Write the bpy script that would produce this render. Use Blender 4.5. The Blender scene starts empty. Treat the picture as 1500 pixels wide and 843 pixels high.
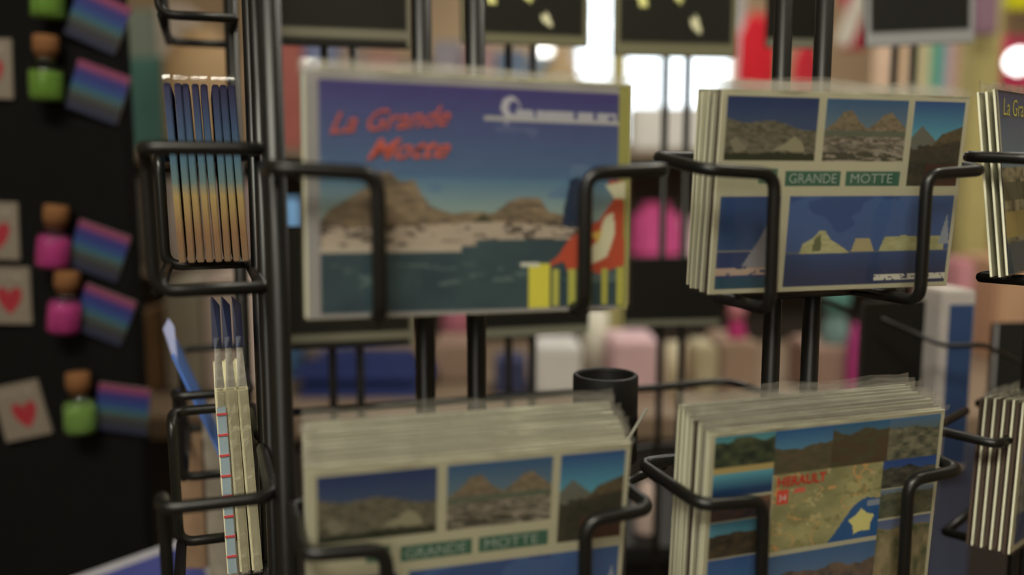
import bpy, bmesh, math, random
import numpy as np
from mathutils import Vector, Matrix
random.seed(7); rng = np.random.default_rng(7)
SC = bpy.context.scene; COL = SC.collection
H = 1.40                                   # camera height
F, CX, CY = 1300.0, 750.0, 421.5
TH = math.atan(162 / 1300.0)
# ------------------------------------------------------------------ camera
cd = bpy.data.cameras.new('camera'); cam = bpy.data.objects.new('camera', cd); COL.objects.link(cam)
cd.sensor_width = 36; cd.lens = F / 1500 * 36; cd.clip_start = 0.02; cd.clip_end = 60
cam.location = (0, 0, H); cam.rotation_euler = (math.pi / 2 - TH, 0, 0)
cd.dof.use_dof = True; cd.dof.focus_distance = 0.53; cd.dof.aperture_fstop = 2.5; cd.dof.aperture_blades = 0
SC.camera = cam
# ------------------------------------------------------------------ world
w = bpy.data.worlds.new('world'); SC.world = w; w.use_nodes = True
nt = w.node_tree; nt.nodes['Background'].inputs[0].default_value = (0.86, 0.95, 1.0, 1)
nt.nodes['Background'].inputs[1].default_value = 3.2
# ------------------------------------------------------------------ lights
def area(name, loc, size, power, color, target=None, sy=None):
    l = bpy.data.lights.new(name, 'AREA'); l.energy = power; l.color = color; l.shape = 'RECTANGLE'
    l.size = size; l.size_y = sy or size
    o = bpy.data.objects.new(name, l); COL.objects.link(o); o.location = loc
    if target is not None:
        o.rotation_euler = (Vector(target) - Vector(loc)).to_track_quat('-Z', 'Y').to_euler()
    return o
area('ceiling_panel_light', (-0.3, -0.6, 2.68), 1.2, 46, (1.0, 0.95, 0.80), (0.1, 0.5, 1.3), .5)
area('added_glint_light', (.75, .75, 2.6), .16, 7, (1, .93, .74), (.1, .5, 1.2))  # small lamp added to make glints on the card sleeves
area('added_front_fill', (-0.6, -2.3, 2.1), 2.2, 19, (1.0, 0.96, 0.86), (0.1, 0.5, 1.2), .9)  # added fill behind the camera to brighten the card fronts, no opening there
area('ceiling_panel_light', (0.9, 1.5, 2.68), 1.2, 12, (1.0, 0.95, 0.84), (0.9, 1.5, 0), .3)
area('ceiling_panel_light', (0.5, 3.3, 2.68), 1.2, 16, (1.0, 0.95, 0.86), (0.6, 3.3, 0), .3)
SC.view_settings.view_transform = 'Standard'; SC.view_settings.look = 'None'
SC.view_settings.exposure = 0.0; SC.view_settings.gamma = 1.0; SC.view_settings.use_curve_mapping = False

# ------------------------------------------------------------------ helpers
def lin(c):
    c = np.asarray(c, float) / 255.0
    return np.where(c <= 0.04045, c / 12.92, ((c + 0.055) / 1.055) ** 2.4)
K = 2.6
def alb(c, k=K): return tuple(np.minimum(lin(c) * k, 0.85))
def P(px, py, Y):
    d = Vector((1, 0, 0)) * ((px - CX) / F) + Vector((0, math.sin(TH), math.cos(TH))) * ((CY - py) / F) + Vector((0, math.cos(TH), -math.sin(TH)))
    d = d * (Y / d.y); return Vector((d.x, d.y, d.z + H))
MC = {}
def mat(name, c, rough=.6, metal=0, k=K, var=.12, scale=40, spec=.22, coat=0, bump=0, raw=False):
    key = (name, tuple(c))
    if key in MC: return MC[key]
    m = bpy.data.materials.new(name); m.use_nodes = True; t = m.node_tree; b = t.nodes['Principled BSDF']
    col = tuple(c) if raw else alb(c, k)
    n = t.nodes.new('ShaderNodeTexNoise'); n.inputs['Scale'].default_value = scale; n.inputs['Detail'].default_value = 3
    r = t.nodes.new('ShaderNodeMix'); r.data_type = 'RGBA'
    tc = t.nodes.new('ShaderNodeTexCoord'); t.links.new(tc.outputs['Object'], n.inputs['Vector'])
    r.inputs['A'].default_value = (*[x * (1 - var) for x in col], 1); r.inputs['B'].default_value = (*[min(x * (1 + var), .9) for x in col], 1)
    t.links.new(n.outputs['Fac'], r.inputs['Factor']); t.links.new(r.outputs['Result'], b.inputs['Base Color'])
    b.inputs['Roughness'].default_value = rough; b.inputs['Metallic'].default_value = metal
    b.inputs['Specular IOR Level'].default_value = spec; b.inputs['Coat Weight'].default_value = coat
    if bump:
        bp = t.nodes.new('ShaderNodeBump'); bp.inputs['Strength'].default_value = bump; bp.inputs['Distance'].default_value = .002
        t.links.new(n.outputs['Fac'], bp.inputs['Height']); t.links.new(bp.outputs['Normal'], b.inputs['Normal'])
    MC[key] = m; return m
def emit(name, c, s):
    m = bpy.data.materials.new(name); m.use_nodes = True; b = m.node_tree.nodes['Principled BSDF']
    b.inputs['Base Color'].default_value = (*c, 1); b.inputs['Emission Color'].default_value = (*c, 1); b.inputs['Emission Strength'].default_value = s
    return m
def plastic(name, gloss, rough, bump, scale, tint=(1, 1, 1), milk=0):
    m = bpy.data.materials.new(name); m.use_nodes = True; t = m.node_tree; t.nodes.clear()
    o = t.nodes.new('ShaderNodeOutputMaterial'); mx = t.nodes.new('ShaderNodeMixShader'); tr = t.nodes.new('ShaderNodeBsdfTransparent'); gl = t.nodes.new('ShaderNodeBsdfGlossy')
    fr = t.nodes.new('ShaderNodeFresnel'); ad = t.nodes.new('ShaderNodeMath'); ad.operation = 'MULTIPLY_ADD'
    ad.inputs[1].default_value = gloss; ad.inputs[2].default_value = gloss * .04; ad.use_clamp = True
    fr.inputs['IOR'].default_value = 1.5; t.links.new(fr.outputs[0], ad.inputs[0]); t.links.new(ad.outputs[0], mx.inputs[0])
    tr.inputs[0].default_value = (*tint, 1); gl.inputs['Roughness'].default_value = rough
    n = t.nodes.new('ShaderNodeTexNoise'); n.inputs['Scale'].default_value = scale; n.inputs['Detail'].default_value = 4
    tc = t.nodes.new('ShaderNodeTexCoord'); t.links.new(tc.outputs['Object'], n.inputs['Vector'])
    bp = t.nodes.new('ShaderNodeBump'); bp.inputs['Strength'].default_value = bump; bp.inputs['Distance'].default_value = .002
    t.links.new(n.outputs['Fac'], bp.inputs['Height']); t.links.new(bp.outputs['Normal'], gl.inputs['Normal']); t.links.new(bp.outputs['Normal'], fr.inputs['Normal'])
    base = tr.outputs[0]
    if milk:
        df = t.nodes.new('ShaderNodeBsdfDiffuse'); df.inputs[0].default_value = (.72, .7, .6, 1); m2 = t.nodes.new('ShaderNodeMixShader'); m2.inputs[0].default_value = milk
        t.links.new(base, m2.inputs[1]); t.links.new(df.outputs[0], m2.inputs[2]); base = m2.outputs[0]
    t.links.new(base, mx.inputs[1]); t.links.new(gl.outputs[0], mx.inputs[2]); t.links.new(mx.outputs[0], o.inputs[0])
    return m
def tag(o, label=None, cat=None, group=None, kind=None):
    for k, v in (('label', label), ('category', cat), ('group', group), ('kind', kind)):
        if v: o[k] = v
    return o
def link(name, me, m=None, parent=None, mw=None):
    o = bpy.data.objects.new(name, me); COL.objects.link(o)
    if m is not None: me.materials.append(m)
    if parent is not None: o.parent = parent
    if mw is not None: o.matrix_local = mw
    return o
def empty(name, mw, label, cat, group=None):
    o = bpy.data.objects.new(name, None); COL.objects.link(o); o.empty_display_size = .02; o.matrix_world = mw
    return tag(o, label, cat, group)
def box_me(x0, x1, y0, y1, z0, z1, bev=0):
    bm = bmesh.new(); bmesh.ops.create_cube(bm, size=1)
    for v in bm.verts:
        v.co = Vector((x0 + (v.co.x + .5) * (x1 - x0), y0 + (v.co.y + .5) * (y1 - y0), z0 + (v.co.z + .5) * (z1 - z0)))
    if bev: bmesh.ops.bevel(bm, geom=bm.edges[:], offset=bev, segments=2, affect='EDGES')
    me = bpy.data.meshes.new('m'); bm.to_mesh(me); bm.free(); return me
def smooth(me):
    me.polygons.foreach_set('use_smooth', [True] * len(me.polygons)); return me
def pydata(v, f, sm=True):
    me = bpy.data.meshes.new('m'); me.from_pydata([tuple(p) for p in v], [], f); me.update()
    return smooth(me) if sm else me
def fillet(pts, r):
    pts = [Vector(p) for p in pts]; out = [pts[0]]
    for i in range(1, len(pts) - 1):
        a, b, c = pts[i - 1], pts[i], pts[i + 1]; d1 = (a - b); d2 = (c - b)
        rr = min(r, d1.length * .45, d2.length * .45); p = b + d1.normalized() * rr; q = b + d2.normalized() * rr
        for k in range(7):
            t = k / 6; out.append(p * (1 - t) ** 2 + b * 2 * t * (1 - t) + q * t * t)
    out.append(pts[-1]); return out
def tube(paths, r, seg=10, fr=.008):
    V, Fc = [], []
    for pts in paths:
        pts = fillet(pts, fr) if len(pts) > 2 else [Vector(p) for p in pts]
        base = len(V); n = len(pts); up = None
        for i, p in enumerate(pts):
            t = (pts[min(i + 1, n - 1)] - pts[max(i - 1, 0)]).normalized()
            if up is None: up = t.orthogonal().normalized()
            up = (up - t * up.dot(t)).normalized(); s = t.cross(up)
            for k in range(seg):
                a = 2 * math.pi * k / seg; V.append(p + (up * math.cos(a) + s * math.sin(a)) * r)
        for i in range(n - 1):
            for k in range(seg):
                Fc.append((base + i * seg + k, base + i * seg + (k + 1) % seg, base + (i + 1) * seg + (k + 1) % seg, base + (i + 1) * seg + k))
        Fc.append(tuple(base + k for k in range(seg))[::-1]); Fc.append(tuple(base + (n - 1) * seg + k for k in range(seg)))
    return pydata(V, Fc)
def lathe(prof, seg=32):
    V, Fc = [], []
    for r, z in prof:
        for k in range(seg):
            a = 2 * math.pi * k / seg; V.append((r * math.cos(a), r * math.sin(a), z))
    for i in range(len(prof) - 1):
        for k in range(seg): Fc.append((i * seg + k, i * seg + (k + 1) % seg, (i + 1) * seg + (k + 1) % seg, (i + 1) * seg + k))
    Fc.append(tuple(range(seg))[::-1]); Fc.append(tuple((len(prof) - 1) * seg + k for k in range(seg)))
    return pydata(V, Fc)
def lettering(name, text, m, parent, x, y, size, off=-.0012, shear=0, bold=0, sx=1, rot=0):
    """flat lettering lying on a card face (card face is the local XZ plane, -Y towards the reader)"""
    cu = bpy.data.curves.new('t', 'FONT'); cu.body = text; cu.size = size; cu.shear = shear; cu.offset = bold; cu.resolution_u = 3
    cu.space_line = .85
    o = bpy.data.objects.new('t', cu); COL.objects.link(o)
    me = bpy.data.meshes.new_from_object(o); bpy.data.objects.remove(o)
    for v in me.vertices: v.co = Vector((x + v.co.x * sx * math.cos(rot) - v.co.y * math.sin(rot), off, y + v.co.y * math.cos(rot) + v.co.x * sx * math.sin(rot)))
    me.materials.clear(); return link(name, me, m, parent)

# ------------------------------------------------------------------ flat print: painted per vertex on a fine grid (albedo, some sleeve glints painted in)
def noise(u, v, s, seed, oct=3):
    r = np.random.default_rng(seed); out = 0 * u; amp = 1; tot = 0
    for o in range(oct):
        g = r.random((64, 64)); x = (u * s) % 63; y = (v * s) % 63; xi = x.astype(int); yi = y.astype(int); fx = x - xi; fy = y - yi
        fx = fx * fx * (3 - 2 * fx); fy = fy * fy * (3 - 2 * fy)
        a = g[yi, xi] * (1 - fx) + g[yi, xi + 1] * fx; b = g[yi + 1, xi] * (1 - fx) + g[yi + 1, xi + 1] * fx
        out = out + amp * (a * (1 - fy) + b * fy); tot += amp; amp *= .5; s *= 2.1
    return out / tot
class Canvas:
    def __init__(s, nx, nz):
        s.nx, s.nz = nx, nz; s.u, s.v = np.meshgrid(np.linspace(0, 1, nx), np.linspace(0, 1, nz)); s.c = np.zeros((nz, nx, 3))
    def fill(s, mask, col):
        col = lin(np.asarray(col)) if np.ndim(col) == 1 else col
        s.c[mask] = (col if np.ndim(col) == 1 else col[mask]); return s
    def rect(s, x0, y0, x1, y1): return (s.u >= x0) & (s.u <= x1) & (s.v >= y0) & (s.v <= y1)
    def grad(s, t, a, b):
        t = np.clip(t, 0, 1)[..., None]; return lin(a) * (1 - t) + lin(b) * t
def poly(u, v, pts):
    ins = np.zeros(u.shape, bool); n = len(pts)
    for i in range(n):
        x0, y0 = pts[i]; x1, y1 = pts[(i + 1) % n]
        c = ((y0 > v) != (y1 > v)) & (u < (x1 - x0) * (v - y0) / (y1 - y0 + 1e-12) + x0); ins ^= c
    return ins
def pyramid_view(C, x0, y0, x1, y1, kind, seed):
    u = (C.u - x0) / (x1 - x0); v = (C.v - y0) / (y1 - y0); R = C.rect(x0, y0, x1, y1); n = noise(u + 3, v * 3 + 1, 9, seed); n2 = noise(u + 1, v * 1.5, 22, seed + 1)
    g = lambda t, a, b: C.grad(t, a, b)
    if kind == 'coast':
        C.fill(R, g(v / .4, (32, 48, 88), (50, 66, 96)))
        m = R & (v > .33 + .16 * u + .04 * np.sin(u * 9)); C.fill(m, g(n2 * 1.3 - .1, (52, 54, 44), (104, 98, 84)))
        C.fill(R & poly(u, v, [(.52, .84), (.66, .72), (.76, .6), (.86, .74), (.88, .86)]), (122, 118, 96)); C.fill(R & poly(u, v, [(.05, .7), (.12, .62), (.25, .82), (.12, .9)]), (108, 104, 88))
        C.fill(R & (v > .88 + .08 * (n - .5)), (42, 46, 34))
    elif kind == 'pyramids':
        C.fill(R, g(v / .45, (44, 76, 112), (78, 100, 114)))
        for a, b, pk in ((.05, .5, .2), (.55, 1.0, .22)):
            mid = (a + b) / 2; C.fill(R & poly(u, v, [(a - .05, .5), (a + .09, .34), (mid - .06, pk), (mid + .04, pk - .02), (b - .08, .36), (b + .04, .5)]), g(n2 * 1.4 - .2, (84, 76, 62), (120, 106, 84)))
        C.fill(R & (v > .48), g(n2 * 1.4 - .2, (58, 56, 50), (118, 110, 98))); C.fill(R & (v > .52) & (v < .6), (78, 86, 72)); C.fill(R & (n > .64) & (v > .62), (122, 114, 104))
        C.fill(R & (v > .86) & (n < .55), (60, 60, 50))
    elif kind == 'cliff':
        C.fill(R, g(v / .45, (36, 66, 116), (66, 132, 152)))
        C.fill(R & poly(u, v, [(0, .42), (.12, .34), (.2, .28), (.3, .34), (.5, .46), (.5, 1), (0, 1)]), (86, 88, 80))
        C.fill(R & poly(u, v, [(.4, .52), (.6, .38), (.85, .32), (1, .28), (1, 1), (.3, 1)]), g(n2 * 1.3, (92, 78, 56), (66, 60, 46)))
        C.fill(R & (v > .55 + .1 * (n - .5) - .1 * u), g(n2, (34, 42, 34), (66, 58, 48))); C.fill(R & (v > .74) & (u > .35), (66, 44, 36))
    elif kind == 'sail':
        C.fill(R, g(v / .6, (36, 60, 104), (46, 68, 104))); C.fill(R & (v > .58), (44, 56, 92)); C.fill(R & (abs(v - .59) < .012), (120, 116, 106))
        C.fill(R & poly(u, v, [(.95, .1), (1, .1), (1, .8), (.42, .76), (.7, .45)]), (112, 112, 120)); C.fill(R & (v > .78) & (v < .86) & (n > .3), (150, 130, 118)); C.fill(R & (v > .88), (38, 66, 84))
    elif kind == 'sea':
        C.fill(R, g(v / .6, (52, 80, 126), (56, 76, 120))); C.fill(R & (noise(u, v, 3, 5) > .62) & (v < .6), (44, 68, 114))
        C.fill(R & (v > .64), g((v - .64) / .3 + .3 * n, (44, 64, 104), (44, 52, 80))); C.fill(R & (abs(v - .63) < .014), (74, 84, 100))
        sand = g(n2 * 1.4 - .2, (128, 128, 88), (150, 148, 112))
        C.fill(R & poly(u, v, [(.08, .635), (.1, .52), (.15, .47), (.19, .38), (.225, .38), (.26, .48), (.32, .55), (.36, .6), (.38, .635)]), sand)
        C.fill(R & poly(u, v, [(.155, .62), (.165, .47), (.2, .42), (.21, .6)]), (84, 88, 62))
        C.fill(R & poly(u, v, [(.39, .62), (.41, .48), (.5, .48), (.53, .62)]), (140, 130, 96)); C.fill(R & poly(u, v, [(.56, .62), (.59, .46), (.72, .45), (.8, .47), (.96, .46), (.97, .56), (.97, .62)]), sand)
        C.fill(R & poly(u, v, [(.93, .55), (.97, .2), (1, .55)]), (120, 128, 140)); C.fill(R & (v > .9) & (v < .96) & (u > .55) & (noise(u, v, 60, 3, 1) > .3), (168, 166, 156))
def paint_multi(C):
    C.fill(C.u > -1, (150, 147, 126)); C.c *= 1 + .04 * (noise(C.u, C.v, 6, 1) - .5)[..., None]
    pyramid_view(C, .02, .03, .375, .335, 'coast', 11); pyramid_view(C, .405, .03, .74, .335, 'pyramids', 12); pyramid_view(C, .765, .03, .985, .465, 'cliff', 13)
    for a, b in ((.265, .485), (.51, .735)):
        C.fill(C.rect(a, .385, b, .465), C.grad(noise(C.u, C.v, 20, 4), (40, 82, 66), (60, 92, 78)))
    C.fill(C.rect(.16, .375, .235, .45), (70, 96, 78))
    pyramid_view(C, .02, .515, .255, .975, 'sail', 14); pyramid_view(C, .29, .515, .985, .975, 'sea', 15)
def paint_port(C):
    u, v = C.u, C.v; n = noise(u, v, 8, 21); n2 = noise(u, v * 2, 30, 22)
    C.fill(u > -1, (122, 120, 122))
    R = C.rect(.035, .035, .99, .985)
    C.fill(R, C.grad((v - .03) / .52, (58, 50, 104), (66, 100, 128))); C.fill(R & (v > .42) & (v < .6), C.grad((v - .42) / .14, (66, 100, 128), (110, 130, 130)))
    C.fill(R & (noise(u, v, 5, 27) > .66) & (v < .5) & (v > .2), C.grad((v - .03) / .5, (74, 70, 118), (76, 106, 130)))
    C.fill(R & poly(u, v, [(.04, .6), (.06, .56), (.13, .5), (.17, .46), (.2, .4), (.24, .4), (.27, .44), (.31, .43), (.33, .49), (.36, .54), (.42, .57), (.5, .56), (.55, .57), (.6, .52), (.63, .5), (.7, .5), (.73, .56), (.8, .58), (.8, .68), (.04, .68)]), C.grad(n2 * 1.5 - .25, (72, 64, 56), (124, 108, 86)))
    C.fill(R & poly(u, v, [(.47, .64), (.49, .6), (.52, .57), (.56, .62), (.58, .65)]), (54, 58, 44)); C.fill(R & poly(u, v, [(.77, .7), (.78, .55), (.8, .42), (.83, .4), (.86, .52), (.86, .7)]), (36, 46, 66))
    m = R & (v > .62 + .012 * np.sin(u * 9)) & (v < .72) & (n2 > .4); C.fill(m, (146, 134, 122)); C.fill(R & (v > .6) & (v < .72) & (n2 <= .4), (70, 62, 56))
    C.fill(R & (v > .71 - .03 * (u > .5)), C.grad(n * 1.2 - .1, (38, 54, 64), (52, 72, 78))); C.fill(R & (v > .78) & (v < .88) & (noise(u, v * 3, 12, 29) > .63), (70, 88, 90)); C.fill(R & (v > .71) & (v < .73) & (u < .45), (150, 140, 128))
    C.fill(u > .965, (128, 126, 66))
    # white masthead: swirl, rule and small marks
    C.fill(((u - .605) ** 2 / .0009 + (v - .115) ** 2 / .0022 < 1) & ((u - .615) ** 2 / .0003 + (v - .115) ** 2 / .0009 > 1) , (150, 150, 160))
    C.fill(C.rect(.52, .155, .962, .170), (140, 140, 142)); C.fill(C.rect(.61, .125, .955, .16) & (noise(u, v * .2, 60, 33, 1) > .35), (142, 142, 152))
    C.fill(C.rect(.55, .175, .6, .2) & (n2 > .45), (110, 110, 140))
    # red and white dressed figure leaning over a yellow fence
    red = (156, 62, 38)
    C.fill(poly(u, v, [(.7, .82), (.76, .76), (.8, .68), (.86, .62), (.9, .6), (.95, .5), (.93, .42), (.98, .42), (.99, .8), (.9, .84), (.84, .8), (.8, .84), (.78, .78)]), red)
    C.fill(poly(u, v, [(.92, .44), (.99, .42), (.99, .5), (.95, .5)]), (196, 176, 150)); C.fill(poly(u, v, [(.84, .76), (.89, .7), (.92, .58), (.95, .56), (.955, .66), (.93, .76), (.87, .8)]), (196, 186, 150)); C.fill(poly(u, v, [(.87, .66), (.91, .64), (.9, .7)]), (200, 150, 60))
    C.fill((abs(((u - .02) % .055) - .02) < .0115) & (v > .815) & (v < .98) & (u > .72), (150, 150, 62)); C.fill(C.rect(.665, .79, .735, .985), (176, 170, 44)); C.fill(C.rect(.64, .785, .7, .8), (170, 170, 160))
def paint_map(C):
    C.v = np.where(C.v < .24, C.v * .355 / .24, np.where(C.v < .645, .355 + (C.v - .24) * .49 / .405, .845 + (C.v - .645) * .155 / .355)); u, v = C.u, C.v; n = noise(u, v, 8, 41); n2 = noise(u, v, 26, 42)
    C.fill(u > -1, (150, 147, 126)); g = C.grad
    def pic(x0, y0, x1, y1, sky, sky2, hz, land, land2, seed):
        R = C.rect(x0, y0, x1, y1); vv = (v - y0) / (y1 - y0); C.fill(R, g(vv / hz, sky, sky2)); C.fill(R & (vv > hz + .25 * (noise(u, v * 0, 14, seed) - .5)), g(noise(u, v, 30, seed) * 1.5 - .25, land, land2))
    pic(.02, .02, .26, .3, (44, 100, 122), (60, 120, 130), .12, (28, 38, 34), (70, 78, 54), 1); pic(.26, .02, .5, .36, (20, 72, 122), (60, 110, 140), .45, (84, 72, 54), (66, 66, 50), 2)
    pic(.5, .02, .75, .36, (20, 76, 122), (50, 90, 110), .22, (70, 52, 40), (62, 66, 46), 3); pic(.75, .02, .985, .36, (50, 90, 130), (70, 90, 100), .25, (48, 54, 46), (112, 110, 90), 4)
    C.fill(C.rect(.02, .26, .26, .3), (150, 132, 82)); C.fill(C.rect(.02, .3, .26, .46), g((v - .3) / .12, (70, 140, 160), (26, 52, 88)))
    pic(.02, .47, .26, .6, (100, 72, 56), (84, 62, 50), .4, (90, 60, 44), (40, 48, 60), 5); pic(.02, .61, .26, .83, (54, 112, 140), (64, 120, 140), .35, (74, 64, 46), (40, 36, 32), 6)
    pic(.02, .84, .26, .98, (40, 70, 120), (50, 90, 130), .6, (60, 60, 50), (90, 80, 60), 7); pic(.265, .855, .74, .98, (52, 84, 124), (70, 96, 130), .4, (110, 90, 74), (60, 60, 60), 8)
    pic(.735, .36, .985, .54, (34, 62, 122), (44, 70, 120), .3, (34, 36, 36), (80, 78, 68), 9); pic(.735, .55, .985, .74, (92, 110, 128), (84, 96, 104), .15, (54, 62, 52), (90, 90, 70), 10)
    pic(.735, .75, .985, .98, (70, 84, 124), (84, 96, 120), .3, (132, 118, 90), (66, 74, 50), 12)
    R = C.rect(.265, .355, .735, .845); C.fill(R, g(n * 1.7 - .35, (108, 108, 76), (146, 142, 98))); C.fill(R & (n2 > .66), (118, 114, 74)); C.fill(R & (n2 < .28), (152, 144, 102)); C.fill(R & (abs(noise(u, v, 10, 44, 2) - .5) < .012), (168, 130, 80))
    coast = R & (v > .85 - .95 * (u - .44) - .06 * np.sin(u * 22)); C.fill(coast, g(n, (22, 66, 118), (34, 80, 130))); C.fill(C.rect(.68, .6, .735, .64), (112, 124, 140))
    st = [(.66 + r * math.cos(a), .735 + r * 1.43 * math.sin(a)) for k in range(10) for a, r in [(k * math.pi / 5 - .4, .062 if k % 2 == 0 else .042)]]
    C.fill(poly(u, v, st), (182, 174, 108)); C.fill(C.rect(.28, .455, .33, .545), (176, 58, 40)); C.fill(C.rect(.345, .46, .4, .49) & (n2 > .35), (176, 80, 62))
def paint_strand(C):
    u, v = C.u, C.v; n2 = noise(u, v, 24, 52)
    C.fill(u > -1, (60, 72, 104)); C.fill(v > -1, C.grad(v / .4, (52, 60, 102), (84, 110, 130))); C.fill(v > .42, C.grad(n2 * 1.6 - .3, (58, 64, 50), (150, 142, 112))); C.fill((v > .5) & (v < .6), (70, 76, 54)); C.fill((v > .66) & (v < .8), (138, 124, 66)); C.fill(v > .83, (52, 68, 80)); C.fill((u < .012) | (v < .015), (34, 42, 66)); C.fill((u > .01) & (u < .03) & (v < .35), (150, 148, 132))  # pale strip at upper left is the sleeve-edge glint, painted in
def paint_bay(C):
    u, v = C.u, C.v; C.fill(u > -1, (150, 147, 126)); R = C.rect(.05, .05, .95, .95); C.fill(R, C.grad(v / .4, (44, 56, 104), (70, 96, 136))); C.fill(R & (v > .42), C.grad(noise(u, v, 20, 61) * 1.5 - .2, (46, 54, 58), (120, 122, 120))); C.fill(R & (v > .75), (34, 56, 96))
def paint_plain(C): C.fill(C.u > -1, (152, 149, 130)); 
_prints = {}
def print_mesh(key, paint, wd, ht, nx=230, nz=160, k=K):
    if key in _prints: return _prints[key]
    C = Canvas(nx, nz); paint(C); c = C.c * k; gr = c.mean(-1, keepdims=True); c = np.minimum((gr + (c - gr) * .88) * np.array([.75, .76, .73]), .85)
    C.u, C.v = np.meshgrid(np.linspace(0, 1, nx), np.linspace(0, 1, nz)); X = (C.u - .5) * wd; Z = (.5 - C.v) * ht; V = np.stack([X, X * 0 - .0007, Z], -1).reshape(-1, 3)
    i = np.arange(nz * nx).reshape(nz, nx); q = np.stack([i[:-1, :-1], i[1:, :-1], i[1:, 1:], i[:-1, 1:]], -1).reshape(-1, 4)
    me = bpy.data.meshes.new('print'); me.vertices.add(len(V)); me.vertices.foreach_set('co', V.ravel())
    me.loops.add(q.size); me.loops.foreach_set('vertex_index', q.ravel()); me.polygons.add(len(q)); me.polygons.foreach_set('loop_start', np.arange(len(q)) * 4); me.polygons.foreach_set('loop_total', np.full(len(q), 4)); me.update(calc_edges=True)
    ca = me.color_attributes.new('ink', 'FLOAT_COLOR', 'POINT'); ca.data.foreach_set('color', np.concatenate([c.reshape(-1, 3), np.ones((nx * nz, 1))], 1).ravel())
    me.materials.append(M['ink']); _prints[key] = me; return me
M = {}
m = bpy.data.materials.new('printed_ink'); m.use_nodes = True; t = m.node_tree; at = t.nodes.new('ShaderNodeAttribute'); at.attribute_name = 'ink'
t.links.new(at.outputs['Color'], t.nodes['Principled BSDF'].inputs['Base Color']); t.nodes['Principled BSDF'].inputs['Roughness'].default_value = .45; t.nodes['Principled BSDF'].inputs['Specular IOR Level'].default_value = .12; M['ink'] = m
M['card_edge'] = mat('bright_card_stock', (166, 162, 138), .7, var=.04); M['card'] = mat('cream_card_stock', (150, 147, 124), .7, var=.05)
M['wire'] = mat('black_coated_wire', (.0055, .0055, .005), .36, raw=True, var=.2, spec=.4)
M['hub'] = mat('black_rubber', (.010, .010, .010), .5, raw=True)
M['film'] = plastic('clear_plastic_film', .55, .12, .3, 90); M['film_edge'] = plastic('crinkled_film_edge', .9, .10, .9, 130, milk=.10)
M['film_blue'] = plastic('blue_printed_film', 1.0, .3, .6, 90, (.30, .42, .85))

# ------------------------------------------------------------------ postcards
CARD_W, CARD_H = .15, .105
def sleeve_me(wd, ht, over, seed, amp=.0012, nx=40, nz=30):
    u, v = np.meshgrid(np.linspace(0, 1, nx), np.linspace(0, 1, nz)); n = noise(u * 1.5, v, 5, seed) - .5; n2 = noise(u, v, 12, seed + 9) - .5
    X = (u - .5) * (wd + .003); Z = ht / 2 + over - v * (ht + over + .001)
    top = np.clip((over + .004 - v * (ht + over)) / .008, 0, 1)
    Y = -.0016 + n * amp * .5 + top * (n2 * .004 + .0006); Y = np.where(top < .01, np.minimum(Y, -.0011), Y); Z = Z + top * n * .004
    V = np.stack([X, Y, Z], -1).reshape(-1, 3); i = np.arange(nx * nz).reshape(nz, nx); q = np.stack([i[:-1, :-1], i[1:, :-1], i[1:, 1:], i[:-1, 1:]], -1).reshape(-1, 4)
    return pydata(V, [tuple(x) for x in q])
body_me = box_me(-CARD_W / 2, CARD_W / 2, -.0006, .0006, -CARD_H / 2, CARD_H / 2, .0002); body_me.materials.append(M['card_edge'])
body_gap_shade = box_me(-CARD_W / 2 + .001, CARD_W / 2, -.0012, .0012, -CARD_H / 2, CARD_H / 2 - .002, .0003); body_gap_shade.materials.append(mat('gap_shade_brown', (54, 44, 38), .8))  # brown filler cards stand in for the shade in the gaps between cards
sleeves = [sleeve_me(CARD_W, CARD_H, .004 + .0011 * i, 70 + i) for i in range(4)]
for s in sleeves:
    s.materials.append(M['film']); s.materials.append(M['film_edge'])
    for p in s.polygons:
        if p.center.z > CARD_H / 2 - .001: p.material_index = 1
def card_mw(x, y, z, yaw, lean, roll=0):
    yaw, lean, roll = map(math.radians, (yaw, lean, roll))
    return Matrix.Translation((x, y, z + H)) @ Matrix.Rotation(yaw, 4, 'Z') @ Matrix.Rotation(-lean, 4, 'X') @ Matrix.Rotation(-roll, 4, 'Y')
def edge_mw(tl, yaw, lean, roll):
    m = card_mw(0, 0, -H, yaw, lean, roll); return Matrix.Translation(tl - m @ Vector((-CARD_W / 2, 0, CARD_H / 2))) @ m
def postcard(mw, label, group, key, paint, sl=0, letters=None, nx=230, nz=160, body=None):
    o = empty('postcard', mw, label, 'postcard', group)
    link('card', body or body_me, None, o)
    if paint is not None: link('picture', print_mesh(key, paint, CARD_W - .0006, CARD_H - .0006, nx, nz), None, o)
    if letters: letters(o)
    link('plastic_sleeve', sleeves[sl % 4], None, o)
    return o
ORD = ['front', 'second', 'third', 'fourth', 'fifth', 'sixth', 'seventh', 'eighth', 'ninth', 'tenth', 'eleventh', 'twelfth', 'thirteenth', 'fourteenth']
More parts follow.
